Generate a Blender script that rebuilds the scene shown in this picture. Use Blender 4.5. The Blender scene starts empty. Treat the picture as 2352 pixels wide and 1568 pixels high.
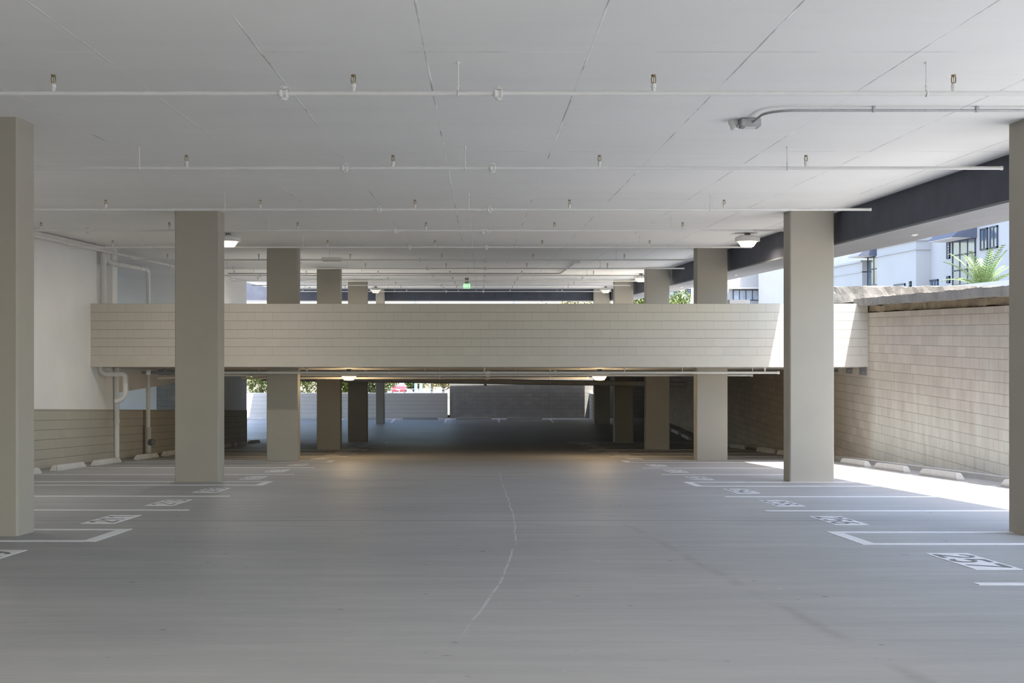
import bpy, bmesh, math, random
from mathutils import Vector, Matrix
random.seed(7)
S = bpy.context.scene
C = S.collection
PI = math.pi
F = 2739.0                     # focal length in pixels of the 2352 px frame
EYE = 4.33                     # eye height above the flat lower floor
CEIL = 2.09                    # all z below are relative to the eye; everything is lifted by EYE at the end

def fz(y):                     # parking ramp, sloping down and levelling out
    return -(1.206 + 0.0661 * y) if y < 47.3 else -4.333

# ------------------------------------------------------------------ mesh helpers
class MB:
    def __init__(s): s.v = []; s.f = []
    def add(s, vs, fs):
        n = len(s.v); s.v += [tuple(v) for v in vs]; s.f += [tuple(i + n for i in f) for f in fs]; return s
    def hexa(s, p):            # 8 points: bottom 4 (ccw from above) then top 4
        return s.add(p, [(3,2,1,0),(4,5,6,7),(0,1,5,4),(1,2,6,5),(2,3,7,6),(3,0,4,7)])
    def box(s, x0, x1, y0, y1, z0, z1):
        return s.hexa([(x0,y0,z0),(x1,y0,z0),(x1,y1,z0),(x0,y1,z0),(x0,y0,z1),(x1,y0,z1),(x1,y1,z1),(x0,y1,z1)])
    def bev(s, x0, x1, y0, y1, z0, z1, b):   # box with chamfered vertical edges
        o = [(x0+b,y0),(x1-b,y0),(x1,y0+b),(x1,y1-b),(x1-b,y1),(x0+b,y1),(x0,y1-b),(x0,y0+b)]
        return s.prism(o, z0, z1)
    def prism(s, o, z0, z1):
        n = len(o)
        return s.add([(x,y,z0) for x,y in o] + [(x,y,z1) for x,y in o],
                     [tuple(range(n-1,-1,-1)), tuple(range(n,2*n))] + [(i,(i+1)%n,n+(i+1)%n,n+i) for i in range(n)])
    def tube(s, pts, r, n=10, caps=True):
        pts = [Vector(p) for p in pts]; rings = []
        rr = r if isinstance(r, (list, tuple)) else [r]*len(pts)
        t0 = (pts[1]-pts[0]).normalized()
        up = Vector((0,0,1)) if abs(t0.z) < .9 else Vector((1,0,0))
        a = t0.cross(up).normalized()
        for i, p in enumerate(pts):
            t = (pts[min(i+1,len(pts)-1)] - pts[max(i-1,0)]).normalized()
            a = (a - t*a.dot(t)).normalized(); b = t.cross(a)
            rings.append([p + (a*math.cos(2*PI*k/n) + b*math.sin(2*PI*k/n))*rr[i] for k in range(n)])
        base = len(s.v); vs = [v for ring in rings for v in ring]; fs = []
        for i in range(len(pts)-1):
            for k in range(n):
                fs.append((i*n+k, i*n+(k+1)%n, (i+1)*n+(k+1)%n, (i+1)*n+k))
        if caps:
            fs.append(tuple(range(n-1,-1,-1))); m = (len(pts)-1)*n; fs.append(tuple(range(m,m+n)))
        return s.add(vs, fs)
    def lathe(s, prof, c=(0,0,0), n=24, squash=1.0):   # prof: (r, z)
        vs = []; fs = []
        for r, z in prof:
            vs += [(c[0]+r*math.cos(2*PI*k/n), c[1]+r*squash*math.sin(2*PI*k/n), c[2]+z) for k in range(n)]
        for i in range(len(prof)-1):
            for k in range(n): fs.append((i*n+k, i*n+(k+1)%n, (i+1)*n+(k+1)%n, (i+1)*n+k))
        fs.append(tuple(range(n-1,-1,-1))); m = (len(prof)-1)*n; fs.append(tuple(range(m,m+n)))
        return s.add(vs, fs)
    def build(s, name, mat, parent=None, smooth=False, loc=None, bevel=0):
        me = bpy.data.meshes.new(name); me.from_pydata(s.v, [], s.f); me.update()
        bm = bmesh.new(); bm.from_mesh(me); bmesh.ops.recalc_face_normals(bm, faces=bm.faces)
        if bevel: bmesh.ops.bevel(bm, geom=bm.edges[:], offset=bevel, segments=2, affect='EDGES', clamp_overlap=True)
        bm.to_mesh(me); bm.free()
        if smooth:
            for p in me.polygons: p.use_smooth = True
            try: me.set_sharp_from_angle(angle=math.radians(40))
            except Exception: pass
        o = bpy.data.objects.new(name, me); C.objects.link(o); me.materials.append(mat)
        if parent: o.parent = parent
        if loc: o.location = loc
        return o

def tag(o, label, cat, group=None, kind=None):
    if label: o['label'] = label
    if cat: o['category'] = cat
    if group: o['group'] = group
    if kind: o['kind'] = kind
    return o
def thing(name, label, cat, loc=(0,0,0), group=None):
    o = bpy.data.objects.new(name, None); C.objects.link(o); o.empty_display_size = .1
    o.location = loc; return tag(o, label, cat, group)
def struct(o, label=None):
    o['kind'] = 'structure'
    if label: o['label'] = label
    return o
def dup(root, loc, label):
    r = root.copy(); C.objects.link(r); r.location = loc; r['label'] = label
    for ch in list(root.children):
        c = ch.copy(); C.objects.link(c); c.parent = r
        for g in list(ch.children):
            d = g.copy(); C.objects.link(d); d.parent = c
    return r
ORD = ['first','second','third','fourth','fifth','sixth','seventh','eighth','ninth','tenth','eleventh','twelfth','thirteenth']

# ------------------------------------------------------------------ materials
def newmat(name):
    m = bpy.data.materials.new(name); m.use_nodes = True
    nt = m.node_tree; b = nt.nodes['Principled BSDF']
    return m, nt, b
def mnode(nt, op, a, b=None, clamp=False):
    n = nt.nodes.new('ShaderNodeMath'); n.operation = op; n.use_clamp = clamp
    for i, x in enumerate((a, b)):
        if x is None: continue
        if isinstance(x, (int, float)): n.inputs[i].default_value = x
        else: nt.links.new(x, n.inputs[i])
    return n.outputs[0]
def coords(nt, scale=(1,1,1), world=False):
    if world: src = nt.nodes.new('ShaderNodeNewGeometry').outputs['Position']
    else: src = nt.nodes.new('ShaderNodeTexCoord').outputs['Object']
    mp = nt.nodes.new('ShaderNodeMapping'); mp.inputs['Scale'].default_value = scale
    nt.links.new(src, mp.inputs['Vector']); return mp.outputs['Vector']
def noise(nt, vec, scale, detail=4, rough=.6):
    n = nt.nodes.new('ShaderNodeTexNoise'); n.inputs['Scale'].default_value = scale
    n.inputs['Detail'].default_value = detail; n.inputs['Roughness'].default_value = rough
    nt.links.new(vec, n.inputs['Vector']); return n.outputs['Fac']
def ramp(nt, fac, lo, hi, clo=0.0, chi=1.0):
    n = nt.nodes.new('ShaderNodeMapRange'); n.clamp = True
    nt.links.new(fac, n.inputs[0])
    for i, x in enumerate((lo, hi, clo, chi)): n.inputs[i+1].default_value = x
    return n.outputs[0]
def mixc(nt, fac, a, b, blend='MIX'):
    n = nt.nodes.new('ShaderNodeMix'); n.data_type = 'RGBA'; n.blend_type = blend
    for s, x in (('Factor', fac),):
        if isinstance(x, (int, float)): n.inputs[0].default_value = x
        else: nt.links.new(x, n.inputs[0])
    for i, x in ((6, a), (7, b)):
        if isinstance(x, (tuple, list)): n.inputs[i].default_value = (*x[:3], 1)
        else: nt.links.new(x, n.inputs[i])
    return n.outputs[2]
def setbump(nt, b, h, strength, dist=.01):
    n = nt.nodes.new('ShaderNodeBump'); n.inputs['Strength'].default_value = strength; n.inputs['Distance'].default_value = dist
    nt.links.new(h, n.inputs['Height']); nt.links.new(n.outputs[0], b.inputs['Normal'])
def plain(name, col, rough=.6, var=.06, scale=6, bump=0.0, metal=0.0, spec=.3, stretch=(1,1,1)):
    m, nt, b = newmat(name)
    v = coords(nt, stretch); n = noise(nt, v, scale)
    f = ramp(nt, n, .3, .7)
    nt.links.new(mixc(nt, f, tuple(c*(1-var) for c in col), tuple(min(1,c*(1+var)) for c in col)), b.inputs['Base Color'])
    b.inputs['Roughness'].default_value = rough; b.inputs['Metallic'].default_value = metal
    b.inputs['Specular IOR Level'].default_value = spec
    if bump: setbump(nt, b, noise(nt, v, scale*12, 3), bump, .01)
    return m
def emit(name, col, strength):
    m, nt, b = newmat(name)
    v = coords(nt); n = noise(nt, v, 30, 2)
    nt.links.new(mixc(nt, n, tuple(c*.85 for c in col), col), b.inputs['Emission Color'])
    b.inputs['Base Color'].default_value = (*col, 1); b.inputs['Emission Strength'].default_value = strength
    return m
def block(name, col, axis, z0, hor=.55, ver=.8, bump=.4, var=.05, dirt=None, slope=0.0, bl=.4064, bounce_efflo=False):
    """Concrete masonry: 16 x 8 inch blocks in running bond, courses measured from z0, along axis 'X' or 'Y'."""
    m, nt, b = newmat(name)
    tc = nt.nodes.new('ShaderNodeTexCoord').outputs['Object']
    sp = nt.nodes.new('ShaderNodeSeparateXYZ'); nt.links.new(tc, sp.inputs[0])
    u = sp.outputs[0 if axis == 'X' else 1]; zz = sp.outputs[2]
    if slope: zz = mnode(nt, 'ADD', zz, mnode(nt, 'MULTIPLY', sp.outputs[1], slope))
    zz = mnode(nt, 'SUBTRACT', zz, z0)
    w = noise(nt, tc, 9, 3)
    zz = mnode(nt, 'ADD', zz, mnode(nt, 'MULTIPLY', mnode(nt, 'SUBTRACT', w, .5), .004))
    row = mnode(nt, 'DIVIDE', zz, .2032)
    rowi = mnode(nt, 'FLOOR', row); rf = mnode(nt, 'SUBTRACT', row, rowi)
    dh = mnode(nt, 'MULTIPLY', mnode(nt, 'MINIMUM', rf, mnode(nt, 'SUBTRACT', 1.0, rf)), .2032)
    col_ = mnode(nt, 'ADD', mnode(nt, 'DIVIDE', u, bl), mnode(nt, 'MULTIPLY', rowi, .5))
    ci = mnode(nt, 'FLOOR', col_); cf = mnode(nt, 'SUBTRACT', col_, ci)
    dv = mnode(nt, 'MULTIPLY', mnode(nt, 'MINIMUM', cf, mnode(nt, 'SUBTRACT', 1.0, cf)), bl)
    jh = ramp(nt, dh, .004, .009, 1, 0); jv = ramp(nt, dv, .003, .008, 1, 0)
    cx = nt.nodes.new('ShaderNodeCombineXYZ'); nt.links.new(ci, cx.inputs[0]); nt.links.new(rowi, cx.inputs[1])
    wn = nt.nodes.new('ShaderNodeTexWhiteNoise'); nt.links.new(cx.outputs[0], wn.inputs['Vector'])
    c = mixc(nt, wn.outputs['Value'], tuple(x*(1-var) for x in col), tuple(x*(1+var) for x in col))
    c = mixc(nt, ramp(nt, noise(nt, tc, 1.3, 5), .3, .75), c, tuple(x*(1-var) for x in col))
    if bounce_efflo:  # bounce light painted as pale efflorescence at the wall foot, ending at the deck
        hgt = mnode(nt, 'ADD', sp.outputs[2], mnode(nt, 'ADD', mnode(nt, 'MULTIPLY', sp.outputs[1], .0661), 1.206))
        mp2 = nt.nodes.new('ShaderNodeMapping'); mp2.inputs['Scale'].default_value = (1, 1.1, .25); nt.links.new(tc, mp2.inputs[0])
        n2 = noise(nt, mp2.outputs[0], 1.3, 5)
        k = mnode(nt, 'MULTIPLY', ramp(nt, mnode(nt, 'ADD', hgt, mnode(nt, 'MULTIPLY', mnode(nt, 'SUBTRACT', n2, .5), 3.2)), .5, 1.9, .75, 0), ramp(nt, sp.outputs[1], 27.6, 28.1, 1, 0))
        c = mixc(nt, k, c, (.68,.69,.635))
    if dirt:
        mp = nt.nodes.new('ShaderNodeMapping'); mp.inputs['Scale'].default_value = (2.2, 2.2, .35); nt.links.new(tc, mp.inputs[0])
        c = mixc(nt, ramp(nt, noise(nt, mp.outputs[0], 1.6, 5), .46, .7, 0, .38), c, dirt)
    c = mixc(nt, mnode(nt, 'MULTIPLY', jv, 1-ver), c, tuple(x*.5 for x in col))
    c = mixc(nt, mnode(nt, 'MULTIPLY', jh, 1-hor), c, tuple(x*.25 for x in col))
    nt.links.new(c, b.inputs['Base Color']); b.inputs['Roughness'].default_value = .85; b.inputs['Specular IOR Level'].default_value = .2
    h = mnode(nt, 'SUBTRACT', mnode(nt, 'MULTIPLY', noise(nt, tc, 60, 4), .35), mnode(nt, 'MAXIMUM', jh, mnode(nt, 'MULTIPLY', jv, .5)))
    setbump(nt, b, h, bump, .012)
    return m

def floor_mat():
    m, nt, b = newmat('sealed_concrete_floor')
    v = coords(nt, (.45, 1, 1), True); vs = coords(nt, (.22, 1.7, 1), True); v1 = coords(nt, (1,1,1), True)
    big = ramp(nt, noise(nt, v, .5, 6, .62), .3, .72)
    stripes = ramp(nt, noise(nt, vs, 2.6, 7, .72), .3, .72)
    fine = ramp(nt, noise(nt, coords(nt, (.3,1,1), True), 30, 3), .3, .7)
    c = mixc(nt, big, (.292,.293,.296), (.385,.385,.382))
    c = mixc(nt, mnode(nt, 'MULTIPLY', stripes, .46), c, (.255,.258,.265))
    c = mixc(nt, mnode(nt, 'MULTIPLY', fine, .16), c, (.40,.40,.40))
    spots = ramp(nt, noise(nt, coords(nt, (.5,1.2,1), True), 1.5, 4, .65), .66, .76, 0, .4)
    c = mixc(nt, spots, c, (.18,.18,.185))
    specks = ramp(nt, noise(nt, v1, 7.5, 1), .76, .79, 0, .6)
    c = mixc(nt, specks, c, (.10,.10,.10))
    flecks = ramp(nt, noise(nt, coords(nt, (1.3,1,1), True), 5.1, 2), .73, .78, 0, .45)
    c = mixc(nt, flecks, c, (.55,.55,.55))
    sp = nt.nodes.new('ShaderNodeSeparateXYZ'); nt.links.new(nt.nodes.new('ShaderNodeNewGeometry').outputs['Position'], sp.inputs[0])
    X, Y = sp.outputs[0], sp.outputs[1]
    wob = mnode(nt, 'MULTIPLY', mnode(nt, 'SUBTRACT', noise(nt, v1, 1.1, 4), .5), .16)
    # damp tyre streak along the right of the aisle
    d = mnode(nt, 'ABSOLUTE', mnode(nt, 'ADD', mnode(nt, 'SUBTRACT', mnode(nt, 'ADD', X, mnode(nt, 'MULTIPLY', Y, .058)), 2.297), wob))
    st = mnode(nt, 'MULTIPLY', ramp(nt, d, .01, .075, .34, 0), ramp(nt, noise(nt, v1, 1.4, 3), .42, .56, .0, 1))
    st = mnode(nt, 'MULTIPLY', st, ramp(nt, Y, 12.5, 13.3, 1, 0))
    c = mixc(nt, st, c, (.175,.172,.165))
    # pale hairline crack down the middle, bending left near the camera
    w2 = mnode(nt, 'MULTIPLY', mnode(nt, 'SUBTRACT', noise(nt, coords(nt, (1,.5,1), True), 1.3, 5), .5), .09)
    bend = mnode(nt, 'MAXIMUM', 0.0, mnode(nt, 'SUBTRACT', 13.5, Y)); bend = mnode(nt, 'MULTIPLY', mnode(nt, 'MULTIPLY', bend, bend), .0095)
    d2 = mnode(nt, 'ABSOLUTE', mnode(nt, 'ADD', mnode(nt, 'ADD', mnode(nt, 'SUBTRACT', X, .38), bend), w2))
    cr = mnode(nt, 'MULTIPLY', ramp(nt, d2, .003, .013, .6, 0), ramp(nt, noise(nt, v1, 2.6, 3), .36, .5))
    cr = mnode(nt, 'MULTIPLY', cr, mnode(nt, 'MULTIPLY', ramp(nt, Y, 6.2, 7.5), ramp(nt, Y, 22, 26, 1, 0)))
    c = mixc(nt, cr, c, (.62,.62,.62))
    # sawn control joints across the ramp
    jt = mnode(nt, 'PINGPONG', mnode(nt, 'ADD', Y, -13.2+64.5), 6.45)
    c = mixc(nt, ramp(nt, jt, .015, .04, .6, 0), c, (.13,.13,.13))
    nt.links.new(c, b.inputs['Base Color'])
    nt.links.new(ramp(nt, stripes, 0, 1, .47, .64), b.inputs['Roughness']); b.inputs['Specular IOR Level'].default_value = .35
    setbump(nt, b, mnode(nt, 'ADD', mnode(nt, 'MULTIPLY', stripes, .6), mnode(nt, 'MULTIPLY', fine, .2)), .12, .01)
    return m
def ceil_mat():
    m, nt, b = newmat('painted_slab')
    tc = nt.nodes.new('ShaderNodeTexCoord').outputs['Object']
    sp = nt.nodes.new('ShaderNodeSeparateXYZ'); nt.links.new(tc, sp.inputs[0])
    X, Y = sp.outputs[0], sp.outputs[1]
    c = mixc(nt, ramp(nt, noise(nt, tc, .5, 6), .3, .7), (.86,.855,.835), (.90,.895,.875))
    vs = nt.nodes.new('ShaderNodeMapping'); vs.inputs['Scale'].default_value = (.12, 1.6, 1); nt.links.new(tc, vs.inputs[0])
    c = mixc(nt, ramp(nt, noise(nt, vs.outputs[0], 2, 4), .5, .8, 0, .14), c, (.68,.68,.67))
    wob = mnode(nt, 'MULTIPLY', mnode(nt, 'SUBTRACT', noise(nt, tc, 1.5, 2), .5), .012)
    jx = mnode(nt, 'PINGPONG', mnode(nt, 'ADD', mnode(nt, 'ADD', X, .31 + 24.6), wob), .6125)
    jy = mnode(nt, 'PINGPONG', mnode(nt, 'ADD', mnode(nt, 'ADD', Y, -13.76 + 48.8), wob), 2.44)
    brk = ramp(nt, noise(nt, tc, 1.1, 4, .7), .44, .56)
    lx = mnode(nt, 'MULTIPLY', ramp(nt, jx, .004, .010, 1, 0), mnode(nt, 'ADD', mnode(nt, 'MULTIPLY', brk, .88), .12))
    ly = mnode(nt, 'MULTIPLY', ramp(nt, jy, .004, .014, .8, 0), brk)
    j = mnode(nt, 'MAXIMUM', lx, ly)
    pick = ramp(nt, mnode(nt, 'ADD', noise(nt, tc, .9, 2), mnode(nt, 'MULTIPLY', X, .03)), .44, .56)
    c = mixc(nt, mnode(nt, 'MULTIPLY', mnode(nt, 'MULTIPLY', j, pick), .6), c, (.3,.3,.3))
    c = mixc(nt, mnode(nt, 'MULTIPLY', mnode(nt, 'MULTIPLY', j, mnode(nt, 'SUBTRACT', 1.0, pick)), .9), c, (1,1,1))
    nt.links.new(c, b.inputs['Base Color']); b.inputs['Roughness'].default_value = .75; b.inputs['Specular IOR Level'].default_value = .2
    setbump(nt, b, mnode(nt, 'ADD', mnode(nt, 'MULTIPLY', j, .8), mnode(nt, 'MULTIPLY', noise(nt, tc, 5, 5), .15)), .35, .01)
    return m
def leafmat(name, a, b_):
    m, nt, b = newmat(name)
    oi = nt.nodes.new('ShaderNodeNewGeometry')
    n = noise(nt, coords(nt), 3.5, 3)
    nt.links.new(mixc(nt, ramp(nt, n, .3, .7), a, b_), b.inputs['Base Color'])
    b.inputs['Roughness'].default_value = .6
    try: b.inputs['Transmission Weight'].default_value = 0
    except Exception: pass
    return m

M = {}
M['floor'] = floor_mat()
M['ceil'] = ceil_mat()
M['column'] = plain('taupe_paint', (.385,.358,.302), .6, .04, 1.2, .06)
M['under'] = plain('grey_white_soffit_paint', (.60,.59,.56), .7, .05, 2, .1)
M['white'] = plain('white_wall_paint', (.83,.83,.815), .7, .03, .8, .05)
M['pipe'] = plain('white_pipe_paint', (.74,.735,.715), .5, .03, 8)
M['greypipe'] = plain('grey_pipe_paint', (.54,.52,.49), .55, .05, 6)
M['brass'] = plain('brass', (.30,.24,.14), .4, .1, 40, 0, .8)
M['darkbeam'] = plain('charcoal_stucco', (.092,.098,.124), .8, .12, 3, .25)
M['soffit'] = plain('grey_stucco', (.24,.245,.258), .85, .06, 3, .35, stretch=(1,.2,1))
M['paint'] = plain('road_paint', (.72,.72,.74), .6, .08, 14)
M['digit'] = plain('worn_dark_concrete', (.19,.195,.205), .7, .1, 9)
M['stop'] = plain('precast_concrete', (.56,.555,.54), .85, .07, 7, .3)
M['galv'] = plain('galvanised_steel', (.42,.43,.43), .45, .1, 20, 0, .6)
M['steel'] = plain('grey_primed_steel', (.22,.225,.235), .5, .1, 10, 0, .3)
M['rough'] = plain('broken_concrete', (.27,.25,.22), .95, .22, 2.6, .9)
M['weathered'] = plain('weathered_concrete', (.16,.15,.135), .95, .35, 2.2, .9)
M['earth'] = plain('brown_earth', (.29,.235,.165), 1.0, .3, 3.0, .9)
M['parapet'] = block('painted_block_parapet', (.565,.535,.465), 'X', .684, .5, .78, .35, .03)
M['slabedge'] = plain('painted_slab_edge', (.565,.535,.465), .7, .04, 2, .15)
M['lowblock'] = block('painted_block_low_wall', (.46,.435,.375), 'Y', -1.2, .45, .97, .35, .04, None, .0661)
M['retain'] = block('split_block_wall', (.50,.455,.395), 'Y', .35, .62, .5, .5, .12, (.36,.32,.28), bounce_efflo=True)
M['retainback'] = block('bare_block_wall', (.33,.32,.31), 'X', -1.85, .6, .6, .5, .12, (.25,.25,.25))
M['farlow'] = block('grey_block_low_wall', (.60,.59,.575), 'X', -3.06, .45, .96, .35, .04)
M['bldg'] = plain('white_stucco', (.40,.40,.405), .9, .03, .5, .1)
M['cream'] = plain('cream_stucco', (.56,.53,.48), .9, .03, .5, .1)
M['glass'] = plain('dark_window_glass', (.10,.14,.19), .12, .5, .35, 0, 0, .8)
M['glasslight'] = plain('curtained_window_glass', (.42,.47,.55), .2, .25, .8, 0, 0, .7)
M['frame'] = plain('dark_window_frame', (.05,.055,.075), .5, .1, 10)
M['awn'] = plain('dark_awning_canvas', (.10,.11,.15), .8, .1, 5)
M['awnunder'] = plain('pale_awning_canvas', (.62,.60,.58), .8, .05, 5)
M['leafg'] = leafmat('bright_leaves', (.07,.115,.02), (.24,.29,.09))
M['leafd'] = leafmat('dark_leaves', (.04,.075,.02), (.13,.18,.06))
M['leafy'] = leafmat('yellowish_leaves', (.15,.14,.05), (.36,.33,.16))
M['palm'] = leafmat('palm_fronds', (.06,.11,.03), (.20,.27,.10))
M['bark'] = plain('bark', (.22,.17,.12), .95, .25, 8, .5)
M['dirt'] = plain('dry_ground', (.13,.115,.085), 1, .12, .6, .3)
M['apron'] = plain('pale_concrete_apron', (.30,.295,.285), .9, .08, .8, .2)
M['pave'] = plain('asphalt', (.16,.16,.16), .9, .1, 1.2, .2)
M['red'] = plain('red_car_paint', (.55,.05,.07), .3, .05, 3, 0, 0, .6)
M['silver'] = plain('pale_car_glass', (.30,.33,.36), .15, .08, 3, 0, 0, .8)
M['tyre'] = plain('black_rubber', (.03,.03,.03), .8, .1, 20)
M['rail'] = plain('blue_grey_rail', (.24,.28,.34), .5, .08, 10)
M['lens'] = emit('lamp_glow', (1.0,.80,.52), 1.0)
M['green'] = emit('green_sign_acrylic', (.22,.48,.25), .35)
M['mint'] = emit('pale_sign_letters', (.62,.80,.64), .5)

# ------------------------------------------------------------------ the setting
def slab_floor():
    b = MB()
    x0, x1 = -17.0, 9.32
    ys = [-14, 0, 10, 20, 30, 40, 47.3]
    for a, c in zip(ys[:-1], ys[1:]):
        za, zc = -(1.206+.0661*a), -(1.206+.0661*c)
        b.hexa([(x0,a,za-.3),(x1,a,za-.3),(x1,c,zc-.3),(x0,c,zc-.3),(x0,a,za),(x1,a,za),(x1,c,zc),(x0,c,zc)])
    b.box(x0, x1, 47.3, 61.2, -4.633, -4.333)
    return b
struct(slab_floor().build('floor', M['floor']), 'grey sealed concrete parking ramp sloping down the aisle')
struct(MB().box(-9.75, 6.2, -19, 58.0, CEIL, CEIL+.35).box(-17.0, -9.75, 29.5, 48.5, CEIL, CEIL+.35).build('ceiling', M['ceil']), 'white painted concrete slab over the parking deck')
# left wall: white above, taupe block band below that follows the ramp
struct(MB().box(-9.45, -9.15, -14, 29.8, -2.6, -.55).box(-9.45, -9.15, -14, 28.45, -.55, CEIL).box(-9.45, -9.33, 28.45, 29.6, -.55, CEIL).box(-9.27, -9.07, 29.42, 29.8, -.40, CEIL).build('wall_left', M['white']), 'white painted wall at the left')
def lowwall(x0, x1, ya, yb):
    b = MB(); h = 1.262
    b.hexa([(x0,ya,fz(ya)-.1),(x1,ya,fz(ya)-.1),(x1,yb,fz(yb)-.1),(x0,yb,fz(yb)-.1),
            (x0,ya,fz(ya)+h),(x1,ya,fz(ya)+h),(x1,yb,fz(yb)+h),(x0,yb,fz(yb)+h)]); return b
w = lowwall(-9.44, -9.13, -14, 46.7).build('wall_left_base', M['lowblock']); struct(w, 'low taupe block wall following the ramp at left')
# alcove beyond the left wall
struct(MB().box(-60, -17.0, 14, 60, -4.6, -2.9).build('ground_left', M['apron']))
struct(MB().box(-17.3, -17.0, 29.5, 43.8, -.55, 1.2).box(-17.3, -17.0, 29.5, 43.8, -4.6, -2.2).build('wall_alcove_side', M['white']))
struct(MB().box(-17.0, -11.7, 43.4, 43.7, -4.4, CEIL).build('wall_alcove_back', M['white']), 'white wall at the back of the left alcove')
struct(MB().box(-11.7, -9.5, 42.6, 43.5, -.4, CEIL).build('wall_alcove_step', M['white']))
struct(MB().box(-9.75, -9.5, 43.5, 48.5, -4.6, CEIL).build('wall_core', M['white']), 'white wall beyond the second left column')
struct(MB().box(-17.0, -9.45, 29.55, 29.8, -4.6, CEIL).build('wall_alcove_front', M['white']))
struct(MB().box(-9.75, -9.5, 29.8, 43.4, -1.57, -.55).build('wall_spandrel', M['white']))
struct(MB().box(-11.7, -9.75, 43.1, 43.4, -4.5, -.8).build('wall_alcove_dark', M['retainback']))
# right retaining wall and the wall at the back
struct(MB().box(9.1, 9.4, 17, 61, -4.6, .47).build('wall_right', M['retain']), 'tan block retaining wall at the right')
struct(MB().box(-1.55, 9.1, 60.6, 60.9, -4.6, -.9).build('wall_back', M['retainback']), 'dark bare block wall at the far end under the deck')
struct(MB().box(-17, -1.66, 60.5, 60.75, -4.6, -3.06).build('wall_back_low', M['farlow']), 'low grey block wall at the far end under the deck')
struct(MB().bev(5.55, 5.8, 58.6, 60.6, -4.6, -3.05, .02).build('wall_stub', M['farlow']))
# kerb along the right wall
kb = MB()
for a, c in ((17, 20), (20, 47.3)):
    kb.hexa([(8.93,a,fz(a)-.05),(9.12,a,fz(a)-.05),(9.12,c,fz(c-.001)-.05),(8.93,c,fz(c-.001)-.05),
             (8.93,a,fz(a)+.09),(9.12,a,fz(a)+.09),(9.12,c,fz(c-.001)+.09),(8.93,c,fz(c-.001)+.09)])
struct(kb.build('trim_kerb', M['stop']))

# upper deck and its parapet
DS = .045
def dz(y): return -(.80 + DS*(y-28.0))
d = MB()
d.hexa([(-9.15,28.0,dz(28)),(9.1,28.0,dz(28)),(9.1,58.2,dz(58.2)),(-9.15,58.2,dz(58.2)),
        (-9.15,28.0,-.535),(9.1,28.0,-.535),(9.1,58.2,-.40),(-9.15,58.2,-.40)])
d.box(-11.0,-9.15,48.6,58.2,-1.75,-.4)
d.hexa([(-11.0,58.2,dz(58.2)),(5.72,58.2,dz(58.2)),(5.72,60.0,dz(60)),(-11.0,59.9,dz(60)),
        (-11.0,58.2,-.40),(5.72,58.2,-.40),(5.72,60.0,-.40),(-11.0,59.9,-.40)])
d.hexa([(6.35,58.2,dz(58.2)),(9.1,58.2,dz(58.2)),(9.1,60.6,dz(60)),(6.35,60.6,dz(60)),
        (6.35,58.2,-.40),(9.1,58.2,-.40),(9.1,60.6,-.40),(6.35,60.6,-.40)])
struct(d.build('ceiling_lower', M['under']), 'underside of the raised parking deck')
struct(MB().box(-9.15, 9.1, 28.0, 28.2, -.535, .684).build('wall_parapet', M['parapet']), 'long taupe painted block parapet of the raised deck')
struct(MB().box(-17.0, -9.45, 29.8, 43.4, -.55, -.40).build('floor_upper', M['floor']))

struct(MB().box(-9.15, 9.1, 27.99, 28.02, -.80, -.535).build('trim_slab_edge', M['slabedge']))
struct(MB().box(-9.15, 9.1, 28.2, 58.2, -.40, -.37).build('floor_upper', M['floor']))
# edge beams of the roof
def beam(label, x0, x1, y0, y1):
    t = thing('roof_edge_beam', label, 'beam', ((x0+x1)/2, (y0+y1)/2, 1.53)); t['kind'] = 'structure'
    hx, hy = (x1-x0)/2, (y1-y0)/2
    MB().box(-hx, hx, -hy, hy, .03, 1.5).build('fascia', M['darkbeam'], t)
    MB().box(-hx, hx, -hy, hy, 0, .03).build('underside', M['soffit'], t)
    return t
beam('dark charcoal edge beam along the open right side', 6.2, 7.22, -19, 58.2)
beam('dark charcoal edge beam across the far end of the upper deck', -17, 6.2, 57.2, 58.2)

# ------------------------------------------------------------------ columns
def column(x0, x1, y0, dy, label, side):
    zb = fz(y0 + dy/2) - .03
    cx, cy = (x0+x1)/2, y0 + dy/2
    t = MB().bev(x0-cx, x1-cx, -dy/2, dy/2, 0, CEIL+.02-zb, .018).build('concrete_column', M['column'], None, False, (cx, cy, zb))
    return tag(t, label, 'column', 'columns of the ' + side + ' row')
YC = [11.55, 20.45, 29.25, 38.2, 47.2]
LL = ['taupe concrete column cut by the left edge, nearest of the left row',
      'taupe concrete column standing in front of the parapet, second of the left row',
      'taupe concrete column just behind the parapet, third of the left row',
      'taupe concrete column warmed by the left deck lamp, fourth of the left row',
      'dark taupe concrete column at the foot of the ramp, fifth of the left row']
LR = ['taupe concrete column cut by the right edge, nearest of the right row',
      'taupe concrete column beside the sunlit floor, second of the right row',
      'taupe concrete column just behind the parapet, third of the right row',
      'taupe concrete column warmed by the right deck lamp, fourth of the right row',
      'dark taupe concrete column at the foot of the ramp, fifth of the right row']
for y, a, b_ in zip(YC, LL, LR):
    column(-5.24, -4.48, y, .44, a, 'left')
    column(5.31, 6.07, y, .44, b_, 'right')
column(-4.96, -4.57, 56.6, .6, 'narrow taupe column at the far end of the left row', 'left')
column(5.41, 6.15, 56.6, .5, 'last taupe column of the right row, beside the bright corner', 'right')

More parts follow.
